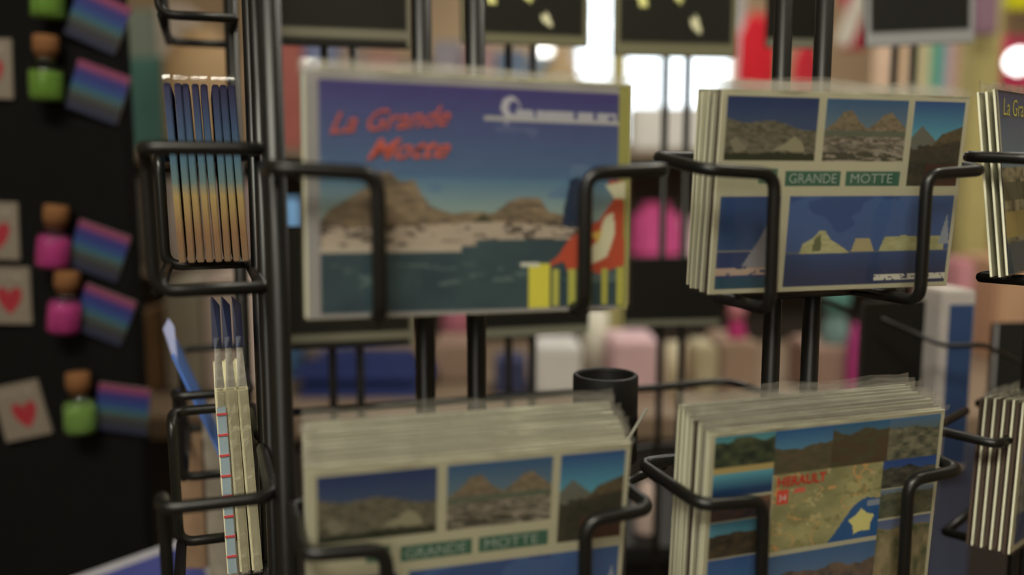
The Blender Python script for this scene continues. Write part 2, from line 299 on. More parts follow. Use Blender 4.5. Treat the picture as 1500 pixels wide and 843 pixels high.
def stack(mw, n, step, where, key, paint, letters, front, jit=.0008, rise=0, backs=None, nx=230, nz=160, step0=None, gap_shades=()):
    for i in range(n):
        j = Vector((0, (step0 or 0) * (i > 0) + step * i, 0)) + Vector(((random.uniform(-1, 1)) * jit, 0, (random.uniform(-1, 1) * jit + rise * i) if i else 0))
        mm = mw @ Matrix.Translation(j) @ Matrix.Rotation(math.radians(random.uniform(-.35, .35) if i else 0), 4, 'Y')
        lab = front if i == 0 else ('brown gap-shade filler' if i in gap_shades else 'white-edged sleeved') + ' postcard, %s from the front in the %s' % (ORD[i], where)
        bp = (backs or {}).get(i)
        if i == 0: postcard(mm, lab, 'sleeved postcards in the ' + where, key, paint, 0, letters, nx, nz)
        elif bp: postcard(mm @ Matrix.Translation(bp[3]), bp[0], 'sleeved postcards in the ' + where, bp[1], bp[2], i, None, 40, 30)
        else: postcard(mm, lab, 'sleeved postcards in the ' + where, 'plain' if i not in gap_shades else 'gap_shade_back', paint_plain if i not in gap_shades else (lambda C: C.fill(C.u > -1, (70, 58, 50))), i, None, 12, 8, body_gap_shade if i in gap_shades else None)
Wht = mat('pale_print', (112, 124, 116), .5); Red = mat('red_print', (136, 68, 58), .6); Yel = mat('yellow_print', (150, 148, 62), .5); Rd2 = mat('crimson_print', (140, 46, 36), .5)
def L_multi(o):
    lettering('lettering', 'GRANDE', Wht, o, -.0335, .0056, .0072, sx=1.0); lettering('lettering', 'MOTTE', Wht, o, .0035, .0056, .0072, sx=1.13)
def L_port(o):
    lettering('lettering', 'La Grande', Red, o, -.0655, .026, .0125, shear=.6, bold=.0001, sx=.98, rot=.1); lettering('lettering', 'Motte', Red, o, -.050, .0155, .0125, shear=.6, bold=.0002, sx=1.15, rot=.05)
def L_map(o):
    lettering('lettering', 'HERAULT', Rd2, o, -.0335, .0205, .0072, bold=.0002); lettering('lettering', '34', mat('white_print', (170, 165, 150), .5), o, -.0320, .0125, .0050)
def L_strand(o): lettering('lettering', 'La Grande Motte', Yel, o, -.066, .038, .014, shear=.35)
stack(card_mw(-.0156, .399, -.009, 18.8, 2.0, -1.0), 4, .0042, 'upper centre pocket', 'port', paint_port, L_port,
      'sleeved harbour postcard with purple sky, red script and yellow fence, front of upper centre pocket',
      backs={1: ('postcard with yellow-green border poking out right behind the purple harbour card', 'olive', lambda C: C.fill(C.u > -1, (146, 144, 74)), Vector((.003, 0, .001)))})
stack(card_mw(.1761, .4757, -.0087, 15.8, -4.7, -.1), 7, .0042, 'upper right pocket', 'multi', paint_multi, L_multi,
      'sleeved white postcard of five views with pyramids and blue bay, front of upper right pocket',
      gap_shades=(1, 3))
stack(card_mw(-.0173, .3948, -.1772, 16.7, -6.9, -.2), 12, .0027, 'lower centre pocket', 'multi', paint_multi, L_multi,
      'sleeved white postcard of five views, front of thick stack in lower centre pocket', rise=.0009)
stack(card_mw(.1655, .4507, -.1782, 20.4, -2.5, -.6), 12, .0026, 'lower right pocket', 'map', paint_map, L_map,
      'sleeved collage postcard with yellow map and star, front of lower right pocket', rise=.0006, gap_shades=(2, 5))
stack(edge_mw(P(1455, 130, .505), 45, 7, 1.0), 3, .004, 'upper pocket at the right edge', 'strand', paint_strand, L_strand,
      'sleeved postcard with yellow script cut off at the right edge of the picture', nx=150, nz=100)
stack(edge_mw(P(1499, 590, .585), 45, 0, -5), 10, .0029, 'lower pocket at the right edge', 'bay', paint_bay, None,
      'white-bordered blue bay postcard at front of the lower stack at the right edge', nx=90, nz=60, gap_shades=(1, 3, 5, 7, 9))

# ------------------------------------------------------------------ the rack in front
YAW = math.radians(19); O0 = Vector((-.0156, .399, H)); U = Vector((math.cos(YAW), math.sin(YAW), 0)); B = Vector((-math.sin(YAW), math.cos(YAW), 0))
def R(a, b, z): return O0 + U * a + B * b + Vector((0, 0, z))
rack = empty('postcard_rack', Matrix.Translation((.06, .62, 0)), 'black wire spinner rack holding the postcards, with thick uprights and hooked pockets', 'rack')
RI = Matrix.Translation((-.06, -.62, 0))
def rpart(name, me, m=None): return link(name, me, m or M['wire'], rack, RI)
def upright(a, b, r=.0051, z0=-1.36, z1=.5): rpart('upright', tube([[R(a, b, z0), R(a, b, z1)]], r, 12))
for ac in (0, .205):
    for d in (-.0135, .0135): upright(ac + d, .047)
upright(-.0835, .052, .005); upright(-.0850, .128, .0042); upright(-.0870, .157, .0042); upright(-.09, .36); upright(-.09, .387)
WR = .0033
def hooks(ac, b0, zt, zb, hw=.089, hi=.047, bb=.043, up=0):
    for s in (-1, 1):
        rpart('pocket_hook', tube([[R(ac + s * .0135, bb, zt + up), R(ac + s * hw, bb, zt + up), R(ac + s * hw, b0, zt - .001), R(ac + s * hi, b0, zt - .003), R(ac + s * hi, b0, zb), R(ac + s * (hi - .001), bb, zb)]], WR, 10, .009))
    rpart('pocket_rail', tube([[R(ac - hi, bb, zb), R(ac + hi, bb, zb)]], WR, 8))
hooks(0, -.013, .0045, -.061); hooks(.197, -.009, .0045, -.066, hw=.086, up=.006)
hooks(0, -.017, -.157, -.234, hw=.082); hooks(.187, -.021, -.157, -.234, hw=.081, hi=.045)
def edge_hook(c, zt, zb, uy=.05):
    y3 = math.radians(45); u3 = Vector((math.cos(y3), math.sin(y3), 0)); b3 = Vector((-math.sin(y3), math.cos(y3), 0))
    q = lambda a, b, z: c + u3 * a + b3 * b + Vector((0, 0, z))
    for s in (0, 1):
        A = lambda a: a if not s else .17 - a
        rpart('pocket_hook', tube([[q(A(.07), uy, zt), q(A(.0), uy, zt), q(A(0), -.032, zt - .002), q(A(.042), -.032, zt - .002), q(A(.042), -.032, zb), q(A(.042), uy, zb)]], WR, 10, .009))
    rpart('pocket_rail', tube([[q(.042, uy, zb), q(.128, uy, zb)]], WR, 8))
edge_hook(P(1424, 229, .503), 0, -.072, .004); edge_hook(P(1390, 634, .60), 0, -.088, .012)
e3 = P(1424, 229, .52) + Vector((.10 , .10, 0))
rpart('upright', tube([[Vector((e3.x, e3.y, .04)), Vector((e3.x, e3.y, H + .5))]], .0037, 12)); rpart('upright', tube([[Vector((e3.x + .02, e3.y + .02, .04)), Vector((e3.x + .02, e3.y + .02, H + .5))]], .0037, 12))
def side_hooks(bc, zt, zb, hw=.0925, hi=.067, ao=-.141, ab=-.09):
    for s in (-1, 1):
        rpart('pocket_hook', tube([[R(ab, bc + s * .0135, zt + .001), R(ab, bc + s * hw, zt), R(ao, bc + s * hw, zt), R(ao, bc + s * hi, zt - .001), R(ao + .001, bc + s * hi, zb), R(ab, bc + s * hi, zb)]], WR, 10, .01))
    rpart('pocket_rail', tube([[R(ab, bc - hi, zb), R(ab, bc + hi, zb)]], WR, 8)); rpart('pocket_rail', tube([[R(-.1385, bc - hi, zb), R(-.1385, bc + hi, zb)]], WR, 8))
for z in (.168, 0, -.168):
    side_hooks(.1425, z + .013, z - (.055 if z > -.1 else .068))
    if z: side_hooks(.37, z + .013, z - .055)
rpart('pocket_rail', tube([[R(-.09, .36, -.345), P(255, 872, .735), P(350, 872, .745)]], WR, 8)); rpart('pocket_rail', tube([[R(-.0835, .052, -.30), P(300, 935, .785), P(150, 960, .80)]], WR, 8))
rpart('pocket_rail', tube([[R(.2, .047, -.30), P(1375, 905, .83), P(1420, 905, .84)]], WR, 8))
# hub and frame rings
hub = P(887, 548, .60)
hubm = lathe([(0.0, -.06), (.0225, -.06), (.0225, -.001), (.0215, 0), (.0195, 0), (.019, -.002), (.019, -.04), (0, -.04)], 40)
for v in hubm.vertices: v.co += hub
rpart('hub_collar', hubm, M['hub'])
pole = lathe([(.0001, 0), (.016, 0), (.016, hub.z - .06), (.0001, hub.z - .06)], 20)
for v in pole.vertices: v.co += Vector((hub.x, hub.y, 0))
rpart('centre_pole', pole, M['hub'])
base = lathe([(.001, 0), (.26, 0), (.26, .012), (.05, .035), (.001, .035)], 48)
for v in base.vertices: v.co += Vector((hub.x, hub.y, 0))
rpart('base', base, M['hub'])
rpart('frame_ring', tube([[P(404, 606, .70), P(620, 591, .72), P(845, 575, .74), P(930, 571, .75), P(1066, 558, .76), P(1150, 585, .70)]], .0032, 10, .02))
rpart('frame_ring', tube([[R(-.09, .052, -.45), R(-.09, .387, -.45), R(.4, .387, -.45), R(.4, .047, -.45), R(-.09, .047, -.45)]], .004, 8))
rpart('spoke', tube([[R(-.09, .22, -.45), R(.4, .22, -.45)]], .004, 8)); 
rpart('spoke', tube([[P(905, 668, .55), P(947, 600, .60)]], .0012, 8), mat('grey_wire', (96, 96, 88), .4))
rpart('spoke', tube([[P(918, 705, .50), P(972, 682, .53)]], .0030, 8))

# far panels of the same rack, their pockets facing away
far = [(501, .84), (763, .91), (988, .97), (1315, 1.02)]
frac = empty('wire_rack', Matrix.Translation((.15, .98, 0)), 'black wire rack standing behind, its thin uprights seen between the postcards', 'rack')
FI = Matrix.Translation((-.15, -.98, 0))
FU = []
for px, Y in far:
    c = P(px, 259, Y); FU.append(c)
    for d in (-.0125, .0125):
        link('upright', tube([[Vector((c.x + d, c.y + d * .33, .03)), Vector((c.x + d, c.y + d * .33, H + .5))]], .0040, 10), M['wire'], frac, FI)
for z in (.03, H - .30):
    link('rail', tube([[Vector((c.x, c.y, z)) for c in FU]], .003, 8, .01), M['wire'], frac, FI)
# dark backed picture boards hanging in the far panels
def painted_glints(C):
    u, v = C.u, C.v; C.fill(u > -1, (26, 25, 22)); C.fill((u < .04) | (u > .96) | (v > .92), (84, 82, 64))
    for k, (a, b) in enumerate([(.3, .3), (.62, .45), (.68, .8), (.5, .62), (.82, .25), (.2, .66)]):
        C.fill((np.hypot(u - a - .03 * np.sin(v * 30), (v - b) * .7) < .035), (190, 184, 110) if k % 2 else (170, 168, 140))  # pale spots are plastic sleeve reflections painted into the print
def dark(C): C.fill(C.u > -1, (24, 23, 20)); C.fill((C.u < .02) | (C.u > .965) | ((C.v > .87) & (C.v < .95)), (84, 82, 70))
def darkg(C): C.fill(C.u > -1, (26, 26, 25)); C.fill((C.u < .04) | (C.u > .95) | (C.v > .9), (112, 112, 116))
def blk(C): C.fill(C.u > -1, (20, 19, 17)); C.fill(C.v > .93, (84, 84, 74))
def board(x0, y0, x1, y1, Y, paint, key, label, yaw=12, thick=.006, roll=0, cat='picture'):
    c = P((x0 + x1) / 2, (y0 + y1) / 2, Y); wd = (x1 - x0) / F * Y / math.cos(math.radians(yaw)); ht = (y1 - y0) / F * Y
    o = empty('framed_picture', Matrix.Translation(c) @ Matrix.Rotation(math.radians(yaw), 4, 'Z') @ Matrix.Rotation(math.radians(roll), 4, 'Y'), label, cat, 'dark pictures on the rack behind')
    link('backing', box_me(-wd / 2, wd / 2, 0, thick, -ht / 2, ht / 2, .001), mat('dark_backing', (30, 28, 26), .6), o)
    link('picture', print_mesh(key, paint, wd - .001, ht - .001, 60, 46), None, o)
    return o
board(392, -140, 598, 62, .81, dark, 'd1', 'dark picture with pale lower band at the top, behind and left of the centre uprights', 14)
board(680, -120, 862, 60, .88, painted_glints, 'd2', 'dark picture with painted gold and cream sleeve glints above the purple harbour card', 14)
board(902, -150, 1082, 76, .94, painted_glints, 'd3', 'dark picture with painted gold sleeve glints hanging above the bright window', 8)
board(1268, -120, 1428, 60, 1.0, darkg, 'd4', 'grey-framed dark picture above the upper right postcards', 4, roll=-3)
board(414, 330, 606, 512, .81, dark, 'd5', 'dark picture with pale frame under the purple harbour card', 14)
board(690, 330, 866, 494, .88, blk, 'd6', 'dark picture showing below the purple harbour card, beside its yellow fence', 14)
board(914, 378, 1058, 478, .94, blk, 'd7', 'small black picture in the gap between the two upper postcard pockets', 8)
board(1252, 438, 1388, 680, .82, blk, 'd8', 'black picture behind the right end of the map postcard stack', 14)
board(1446, 470, 1560, 640, .85, darkg, 'd9', 'black picture with a pale top beyond the right edge stacks', 8)
board(1125, -80, 1216, 66, 1.02, blk, 'd10', 'narrow black picture between the red shirt and the white diagonal print', 8)
# white and blue card block beside the black picture
o = tag(link('card_stack_box', box_me(-.0165, .0165, 0, .05, -.085, .085, .002), mat('white_box_card', (128, 124, 122), .5)), 'white upright pack with a blue spine right of the black picture', 'box'); o.matrix_world = Matrix.Translation(P(1398, 560, .80)) @ Matrix.Rotation(.1, 4, 'Z')
o2 = link('spine_print', box_me(-.009, .014, -.001, .0, -.078, .072), mat('blue_spine', (34, 50, 80), .5), o)
link('wire_loop', tube([[P(1290, 468, .79), P(1385, 508, .76), P(1440, 505, .76), P(1490, 530, .80)]], .0022, 8, .01), M['wire'], frac, FI)
link('wire_loop', tube([[P(1170, 425, .80), P(1255, 460, .80)]], .0022, 8), M['wire'], frac, FI)
o = tag(link('card_pack', box_me(-.02, .02, 0, .03, -.09, .09, .002), mat('pale_blue_pack', (58, 64, 84), .5)), 'pale blue upright pack behind the gap right of the map postcards', 'box'); o.matrix_world = Matrix.Translation(P(1392, 780, .82))

# ------------------------------------------------------------------ left pocket: thick sunset prints seen edge-on
def sunset_me(th, ln, ht):
    me = box_me(-th / 2, th / 2, 0, ln, 0, ht, .0006)
    m = bpy.data.materials.get('sunset_gradient_print')
    if not m:
        m = bpy.data.materials.new('sunset_gradient_print'); m.use_nodes = True; t = m.node_tree; b = t.nodes['Principled BSDF']
        tc = t.nodes.new('ShaderNodeTexCoord'); sp = t.nodes.new('ShaderNodeSeparateXYZ'); mr = t.nodes.new('ShaderNodeMapRange'); mr.inputs['From Max'].default_value = ht
        cr = t.nodes.new('ShaderNodeValToRGB'); e = cr.color_ramp.elements; e[0].position = 0; e[0].color = (*alb((70, 58, 44)), 1); e[1].position = 1; e[1].color = (*alb((30, 30, 50)), 1)
        for p, c in ((.2, (78, 58, 40)), (.42, (96, 82, 52)), (.5, (56, 70, 70)), (.62, (42, 62, 74)), (.8, (34, 46, 66))):
            q = e.new(p); q.color = (*alb(c), 1)
        n = t.nodes.new('ShaderNodeTexNoise'); n.inputs['Scale'].default_value = 120; ad = t.nodes.new('ShaderNodeMath'); ad.operation = 'MULTIPLY_ADD'; ad.inputs[1].default_value = .08
        t.links.new(tc.outputs['Object'], sp.inputs[0]); t.links.new(sp.outputs['Z'], mr.inputs['Value']); t.links.new(tc.outputs['Object'], n.inputs['Vector']); t.links.new(n.outputs['Fac'], ad.inputs[0]); t.links.new(mr.outputs[0], ad.inputs[2]); t.links.new(ad.outputs[0], cr.inputs[0]); t.links.new(cr.outputs[0], b.inputs['Base Color']); b.inputs['Roughness'].default_value = .55; b.inputs['Specular IOR Level'].default_value = .2
    me.materials.append(m); return me
sm = sunset_me(.0038, .088, .1)
fm = sleeve_me(.003, .1, .006, 5, .0004, 6, 20)
flap = pydata([(-.002, -.0008, .099), (.002, -.0008, .099), (.002, -.0008, .104), (-.002, -.0008, .104), (-.001, .002, .106), (.001, .002, .107)], [(0, 1, 2, 3), (3, 2, 5, 4)])
flap.materials.append(M['film'])
for i in range(8):
    mw = Matrix.Translation(R(-.1285 + .0049 * i, .15 + random.uniform(-.001, .001), -.0485)) @ Matrix.Rotation(YAW, 4, 'Z') @ Matrix.Rotation(math.radians(-2.2 + random.uniform(-.4, .4)), 4, 'Y')
    pos = ['leftmost', 'second from the left', 'third from the left', 'fourth from the left', 'fifth from the left', 'fourth from the right', 'second from the right', 'rightmost'][i]
    if i == 5: pos = 'third from the right'
    o = empty('sunset_print', mw, 'thick blue-to-gold sunset print seen edge-on in the left pocket, ' + pos, 'print', 'sunset prints in the upper left pocket')
    link('print_block', sm, None, o); link('plastic_sleeve', flap, None, o)
# lower left pocket: three white packs with blue topped sleeves
wb = box_me(-.0030, .0030, 0, .09, 0, .112, .0012); wb.materials.append(M['card'])
fl = pydata([(-.0028, -.001, 0), (.0028, -.001, 0), (.0028, -.001, .113), (-.0028, -.001, .113), (-.0016, .0, .142), (.0018, .001, .142), (.0024, .004, .16), (-.0016, .002, .163)], [(0, 1, 2, 3), (3, 2, 5, 4)], True); fl.materials.append(M['film_edge'])
ft = pydata([(-.0026, .0, .136), (.0026, .0, .136), (.0030, .004, .160), (-.0018, .002, .164), (-.001, .05, .16), (.001, .05, .134)], [(0, 1, 2, 3), (3, 2, 1, 5, 4)], True); ft.materials.append(M['film_blue'])
stripes = [link]
for i in range(3):
    mw = Matrix.Translation(R(-.1085 + .0070 * i, .140, -.2325)) @ Matrix.Rotation(YAW, 4, 'Z') @ Matrix.Rotation(math.radians([-1.5, -2, -2.4][i]), 4, 'Y')
    lab = ['white card pack with red-barred edge, leftmost under the sunset prints', 'plain white card pack between two others in the lower left pocket', 'white card pack nearest the upright in the lower left pocket'][i]
    o = empty('card_pack', mw, lab, 'card pack', 'white packs in the lower left pocket')
    link('card_block', wb, None, o); link('plastic_sleeve', fl, None, o); link('blue_header', ft, None, o)
    link('film_flap', pydata([(-.0026, 0, .113), (.0026, 0, .113), (.0016, .004, .142), (-.0010, .004, .142)], [(0, 1, 2, 3)]), mat('milky_film', (132, 130, 122), .4), o)
    if i == 0:
        link('pale_edge_print', box_me(-.0024, .0024, -.0012, -.0004, .002, .102), mat('pale_blue_print', (92, 104, 110), .5), o)
        for k in range(8): link('red_bar', box_me(-.0028, .0028, -.0018, -.0010, .012 + k * .0122, .0132 + k * .0122), mat('red_bar_print', (120, 46, 46), .5), o)
# leaning blue card beyond
bl = box_me(-.0010, .0010, 0, .07, 0, .105, .0004)
o = tag(link('postcard', bl, mat('blue_card_edge', (52, 78, 130), .4)), 'thin blue card leaning left in the wire pocket behind the white packs', 'postcard')
o.matrix_world = Matrix.Translation(P(338, 700, .66)) @ Matrix.Rotation(YAW, 4, 'Z') @ Matrix.Rotation(math.radians(-21), 4, 'Y')
sl = link('plastic_sleeve', pydata([(-.001, 0, .10), (.001, 0, .098), (.008, .02, .122), (.005, .04, .127), (-.001, .03, .122)], [(0, 1, 2, 3, 4)]), mat('pale_film', (96, 100, 124), .25), o)
for k, (x0, y0, x1, y1, c, lb) in enumerate([(262, 640, 300, 843, (104, 84, 66), 'brown card block behind the lower left wire pocket'), (300, 590, 345, 860, (112, 106, 96), 'grey card block behind the white packs')]):
    c0 = P((x0 + x1) / 2, (y0 + y1) / 2, .74); wd = (x1 - x0) / F * .74; ht = (y1 - y0) / F * .74
    q = tag(link('card_block', box_me(-wd / 2, wd / 2, 0, .04, -ht / 2, ht / 2, .001), mat('block_print', tuple(x * .8 for x in c), .5, var=.5, scale=60)), lb, 'card pack'); q.matrix_world = Matrix.Translation(c0)

# ------------------------------------------------------------------ the black display board at the left with hung souvenirs
BY = .93
bd = tag(link('display_board', box_me(-.42, .42, 0, .02, -.6, .6, .002), mat('black_felt', (.0065, .0065, .0062), .95, raw=True, spec=.05)), 'black board at the left hung with hearts, sand bottles and rainbow cards', 'display board')
bc = P(195, 421, BY + .012); bd.matrix_world = Matrix.Translation((bc.x - .42 * math.cos(.12), bc.y + .42 * math.sin(.12), H - .12)) @ Matrix.Rotation(-.12, 4, 'Z')
def on_board(px, py, lift=.004):
    Y = BY
    for _ in range(5):
        p = P(px, py, Y); Y = bc.y + (bc.x - p.x) * math.tan(.12) - lift
    return P(px, py, Y)
def rainbow(C):
    v = C.v; cols = [(84, 34, 60), (62, 32, 72), (28, 30, 78), (24, 42, 82), (30, 58, 70), (42, 48, 46), (34, 34, 38), (26, 28, 44)]
    for i, c in enumerate(cols): C.fill((v >= [0, .12, .2, .34, .48, .6, .7, .86][i]), c)
def heart(C):
    C.fill(C.u > -1, (84, 76, 68)); x = (C.u - .56) * 3.2; y = -(C.v - .66) * 3.2 * .95
    C.fill((x * x + y * y - .35) ** 3 - x * x * y ** 3 * 2.2 < 0, (104, 20, 30)); C.fill(C.rect(.15, .12, .85, .2) & (noise(C.u, C.v, 40, 3) > .5), (104, 96, 90))
glass = bpy.data.materials.new('bottle_glass'); glass.use_nodes = True; gb = glass.node_tree.nodes['Principled BSDF']; gb.inputs['Transmission Weight'].default_value = 1; gb.inputs['Roughness'].default_value = .05; gb.inputs['IOR'].default_value = 1.3
bot_me = lathe([(.001, 0), (.0145, 0), (.0165, .003), (.0165, .03), (.0135, .036), (.0085, .039), (.0085, .046), (.0095, .048), (.008, .049), (.001, .049)], 24); bot_me.materials.append(glass)
sand_me = lathe([(.001, .002), (.0140, .002), (.0152, .005), (.0152, .026), (.013, .029), (.001, .030)], 20)
cork_me = lathe([(.001, .041), (.0082, .041), (.0115, .049), (.0125, .050), (.0125, .064), (.0110, .066), (.001, .066)], 20); cork_me.materials.append(mat('cork', (70, 46, 26), .9, bump=.5))
rb = print_mesh('rainbow', rainbow, .056, .052, 30, 60); hb = print_mesh('heart', heart, .052, .062, 60, 60)
def souvenir_card(kind, px, py, roll, yaw, label, sc=1):
    p = on_board(px, py, .006); wd, ht = ((.056, .052) if kind == 'rainbow' else (.052, .062))
    mw = Matrix.Translation(p) @ Matrix.Rotation(math.radians(yaw), 4, 'Z') @ Matrix.Rotation(math.radians(roll), 4, 'Y')
    o = empty(kind + '_card', mw, label, 'card', kind + ' cards on the black board')
    link('card', box_me(-wd / 2, wd / 2, -.0006, .003, -ht / 2, ht / 2, .0008), mat('souvenir_card_stock', (80, 74, 68), .6), o); link('picture', rb if kind == 'rainbow' else hb, None, o)
def bottle(px, pyb, col, label, roll=0):
    p = on_board(px, pyb, .02); o = empty('sand_bottle', Matrix.Translation(p) @ Matrix.Rotation(math.radians(roll), 4, 'Y') @ Matrix.Scale(1.0, 4), label, 'bottle', 'corked sand bottles on the black board')
    link('glass', bot_me, None, o); s = sand_me.copy(); s.materials.append(mat('coloured_sand', col, .9, var=.25, scale=300)); link('sand', s, None, o); link('cork', cork_me, None, o)
G, Pk = (66, 92, 34), (116, 36, 82)
bottle(68, 148, G, 'green sand bottle with a cork in the upper row of the black board', 3); bottle(76, 392, Pk, 'pink sand bottle with a cork, upper of the two pink ones', 8)
bottle(92, 487, Pk, 'pink sand bottle with a cork, lower of the two pink ones', 8); bottle(119, 634, (74, 98, 48), 'green sand bottle with a cork in the lowest row', 0)
bottle(70, 28, G, 'green sand bottle cut off by the top edge of the picture', 3)
souvenir_card('rainbow', 143, 135, 20, 0, 'rainbow striped card beside the upper green sand bottle'); souvenir_card('rainbow', 143, 30, 24, 0, 'rainbow striped card cut off at the top of the black board')
souvenir_card('rainbow', 144, 368, 20, 0, 'rainbow striped card beside the upper pink sand bottle'); souvenir_card('rainbow', 152, 462, 22, 0, 'rainbow striped card beside the lower pink sand bottle'); souvenir_card('rainbow', 180, 600, 8, 0, 'rainbow striped card beside the lowest green sand bottle')
souvenir_card('heart', -8, 338, 2, 0, 'white card with a red heart cut off at the left edge, upper one'); souvenir_card('heart', 10, 433, 1, 0, 'white card with a red heart left of the lower pink bottle'); souvenir_card('heart', 32, 602, -12, 0, 'tilted white heart card in the lowest row'); souvenir_card('heart', -18, 100, 2, 0, 'white card at the left edge beside the upper green bottle')
c0 = P(215, 880, .80); o = empty('blue_card', Matrix.Translation(c0) @ Matrix.Rotation(math.radians(-20), 4, 'Y'), 'white-bordered blue card at the bottom left corner of the rack', 'card')
link('card', box_me(-.07, .07, 0, .002, -.045, .045), mat('white_border', (110, 110, 116), .5), o); link('picture', box_me(-.063, .063, -.0006, 0, -.038, .038), mat('blue_picture', (44, 48, 92), .5), o)

# ------------------------------------------------------------------ room shell
def struct(name, me, m, mw=None, parent=None):
    o = link(name, me, m, parent)
    if mw is not None: o.matrix_world = mw
    if parent is None: o['kind'] = 'structure'
    return o
struct('floor', box_me(-3, 3, -2.5, 4.8, -.1, 0), mat('brown_floor_tiles', (78, 70, 62), .6))
struct('ceiling', box_me(-3, 3, -2.5, 4.8, 2.75, 2.85), mat('cream_ceiling', (130, 124, 110), .9))
wallm = mat('beige_wall_paint', (138, 122, 100), .9, scale=3)
struct('wall_left', box_me(-3.1, -3, -2.5, 4.8, 0, 2.75), wallm); struct('wall_right', box_me(3, 3.1, -2.5, 4.8, 0, 2.75), wallm); struct('wall_front', box_me(-3, 3, -2.6, -2.5, 0, 2.75), wallm)
wx0, wx1, wz0, wz1 = .33, 1.12, H + .17, H + 1.02
bw = bmesh.new()
for (x0, x1, z0, z1) in ((-3, wx0, 0, 2.75), (wx1, 3, 0, 2.75), (wx0, wx1, 0, wz0), (wx0, wx1, wz1, 2.75)):
    r = bmesh.ops.create_cube(bw, size=1)
    for v in r['verts']: v.co = Vector((x0 + (v.co.x + .5) * (x1 - x0), 4.55 + (v.co.y + .5) * .15, z0 + (v.co.z + .5) * (z1 - z0)))
me = bpy.data.meshes.new('m'); bw.to_mesh(me); bw.free(); struct('wall_back', me, wallm)
wf = mat('white_window_frame', (170, 170, 164), .5)
wn = struct('window_1', box_me(wx0 - .03, wx1 + .03, 4.50, 4.55, wz0 - .04, wz0), wf)
for a in ((wx0 - .03, wx0, wz0, wz1), (wx1, wx1 + .03, wz0, wz1), (wx0 - .03, wx1 + .03, wz1, wz1 + .03)): link('window_frame', box_me(a[0], a[1], 4.52, 4.60, a[2], a[3]), wf, wn)
gp = plastic('window_glass', .8, .02, 0, 3); link('pane', box_me(wx0, wx1, 4.60, 4.604, wz0, wz1), gp, wn)

# ------------------------------------------------------------------ shop goods behind
def ctr(x0, x1, yb, Y): return P((x0 + x1) / 2, yb, Y)
def goods(name, label, cat, x0, y0, x1, y1, Y, c, group=None, shape='box', d=.1, rough=.6, yaw=0, zb=None, k=K):
    p = ctr(x0, x1, y1, Y); wd = (x1 - x0) / F * Y; ht = (y1 - y0) / F * Y
    if zb is not None: ht += p.z - zb; p.z = zb
    if shape == 'box': me = box_me(-wd / 2, wd / 2, 0, d, 0, ht, min(.006, wd * .15))
    elif shape == 'round': r = wd / 2; me = lathe([(.001, 0), (r * .9, 0), (r, ht * .06), (r, ht * .7), (r * .8, ht * .85), (r * .45, ht * .93), (r * .45, ht), (.001, ht)], 24)
    elif shape == 'tube': r = wd / 2; me = lathe([(.001, 0), (r, 0), (r, ht), (.001, ht)], 24)
    elif shape == 'shirt':
        a = wd / 2; pr = [(-.32, 1), (-.14, .97), (0, .93), (.14, .97), (.32, 1), (.95, .84), (1, .5), (.72, .5), (.62, .68), (.66, 0), (-.66, 0), (-.62, .68), (-.72, .5), (-1, .5), (-.95, .84)]
        bm = bmesh.new(); vs = [bm.verts.new((q[0] * a, 0, q[1] * ht)) for q in pr]; f = bm.faces.new(vs); ex = bmesh.ops.extrude_face_region(bm, geom=[f])
        for v in ex['geom']:
            if isinstance(v, bmesh.types.BMVert): v.co.y += .03
        bmesh.ops.recalc_face_normals(bm, faces=bm.faces[:]); bmesh.ops.triangulate(bm, faces=bm.faces[:]); me = bpy.data.meshes.new('m'); bm.to_mesh(me); bm.free()
    elif shape == 'bag':
        me = box_me(-wd / 2, wd / 2, 0, d, 0, ht, min(.03, wd * .2)); 
        for v in me.vertices:
            t_ = v.co.z / ht; v.co.x *= 1 - .25 * t_ * t_; v.co.y = d / 2 + (v.co.y - d / 2) * (1 - .7 * t_)
    o = tag(link(name, me, mat(name + '_colour', c, rough, var=.18, scale=14, k=k)), label, cat, group); o.matrix_world = Matrix.Translation(p) @ Matrix.Rotation(math.radians(yaw), 4, 'Z'); return o
# counter
CT = 1.0
ctm = mat('worn_wood_counter', (88, 76, 64), .5, scale=8)
cn = tag(link('counter', box_me(-1.3, 1.9, 1.45, 2.15, CT - .04, CT, .004), ctm), 'long brown counter behind the racks carrying cartons and bags', 'counter')
link('counter_body', box_me(-1.25, 1.85, 1.5, 2.12, 0, CT - .04), mat('dark_counter_body', (40, 36, 34), .7), cn)
def oc(name, label, cat, x0, y0, x1, y1, Y, c, **kw): return goods(name, label, cat, x0, y0, x1, y1, Y, c, zb=CT + .001, **kw)
oc('storage_box', 'pale lilac box on the counter between the thin wires', 'box', 783, 506, 852, 575, 1.6, (176, 172, 184), d=.12)
oc('paper_roll', 'tall white paper roll standing behind the black hub', 'roll', 852, 452, 890, 540, 1.78, (152, 150, 138), shape='tube')
oc('folded_towel', 'pink folded towel on the counter right of the black hub', 'towel', 896, 500, 968, 566, 1.62, (176, 128, 134), d=.15)
oc('candle', 'cream candle between the thin wires on the counter', 'candle', 974, 500, 1002, 566, 1.62, (150, 142, 122), shape='tube')
oc('carton', 'tan carton on the counter left of the upright behind the map cards', 'carton', 1018, 506, 1052, 570, 1.6, (126, 120, 100), d=.1)
oc('carton', 'brown carton on the counter under the pink doll', 'carton', 1054, 500, 1112, 585, 1.6, (108, 92, 80), d=.15)
oc('carton', 'dull pink carton on the counter under the teal doll', 'carton', 1186, 508, 1262, 600, 1.58, (104, 86, 78), d=.15)
oc('carton', 'small navy carton between the centre wires', 'carton', 724, 528, 772, 570, 1.6, (38, 42, 66), d=.1)
oc('carton', 'tan carton on the counter behind the blue cloth bag', 'carton', 520, 508, 622, 560, 1.9, (96, 84, 68), d=.2)
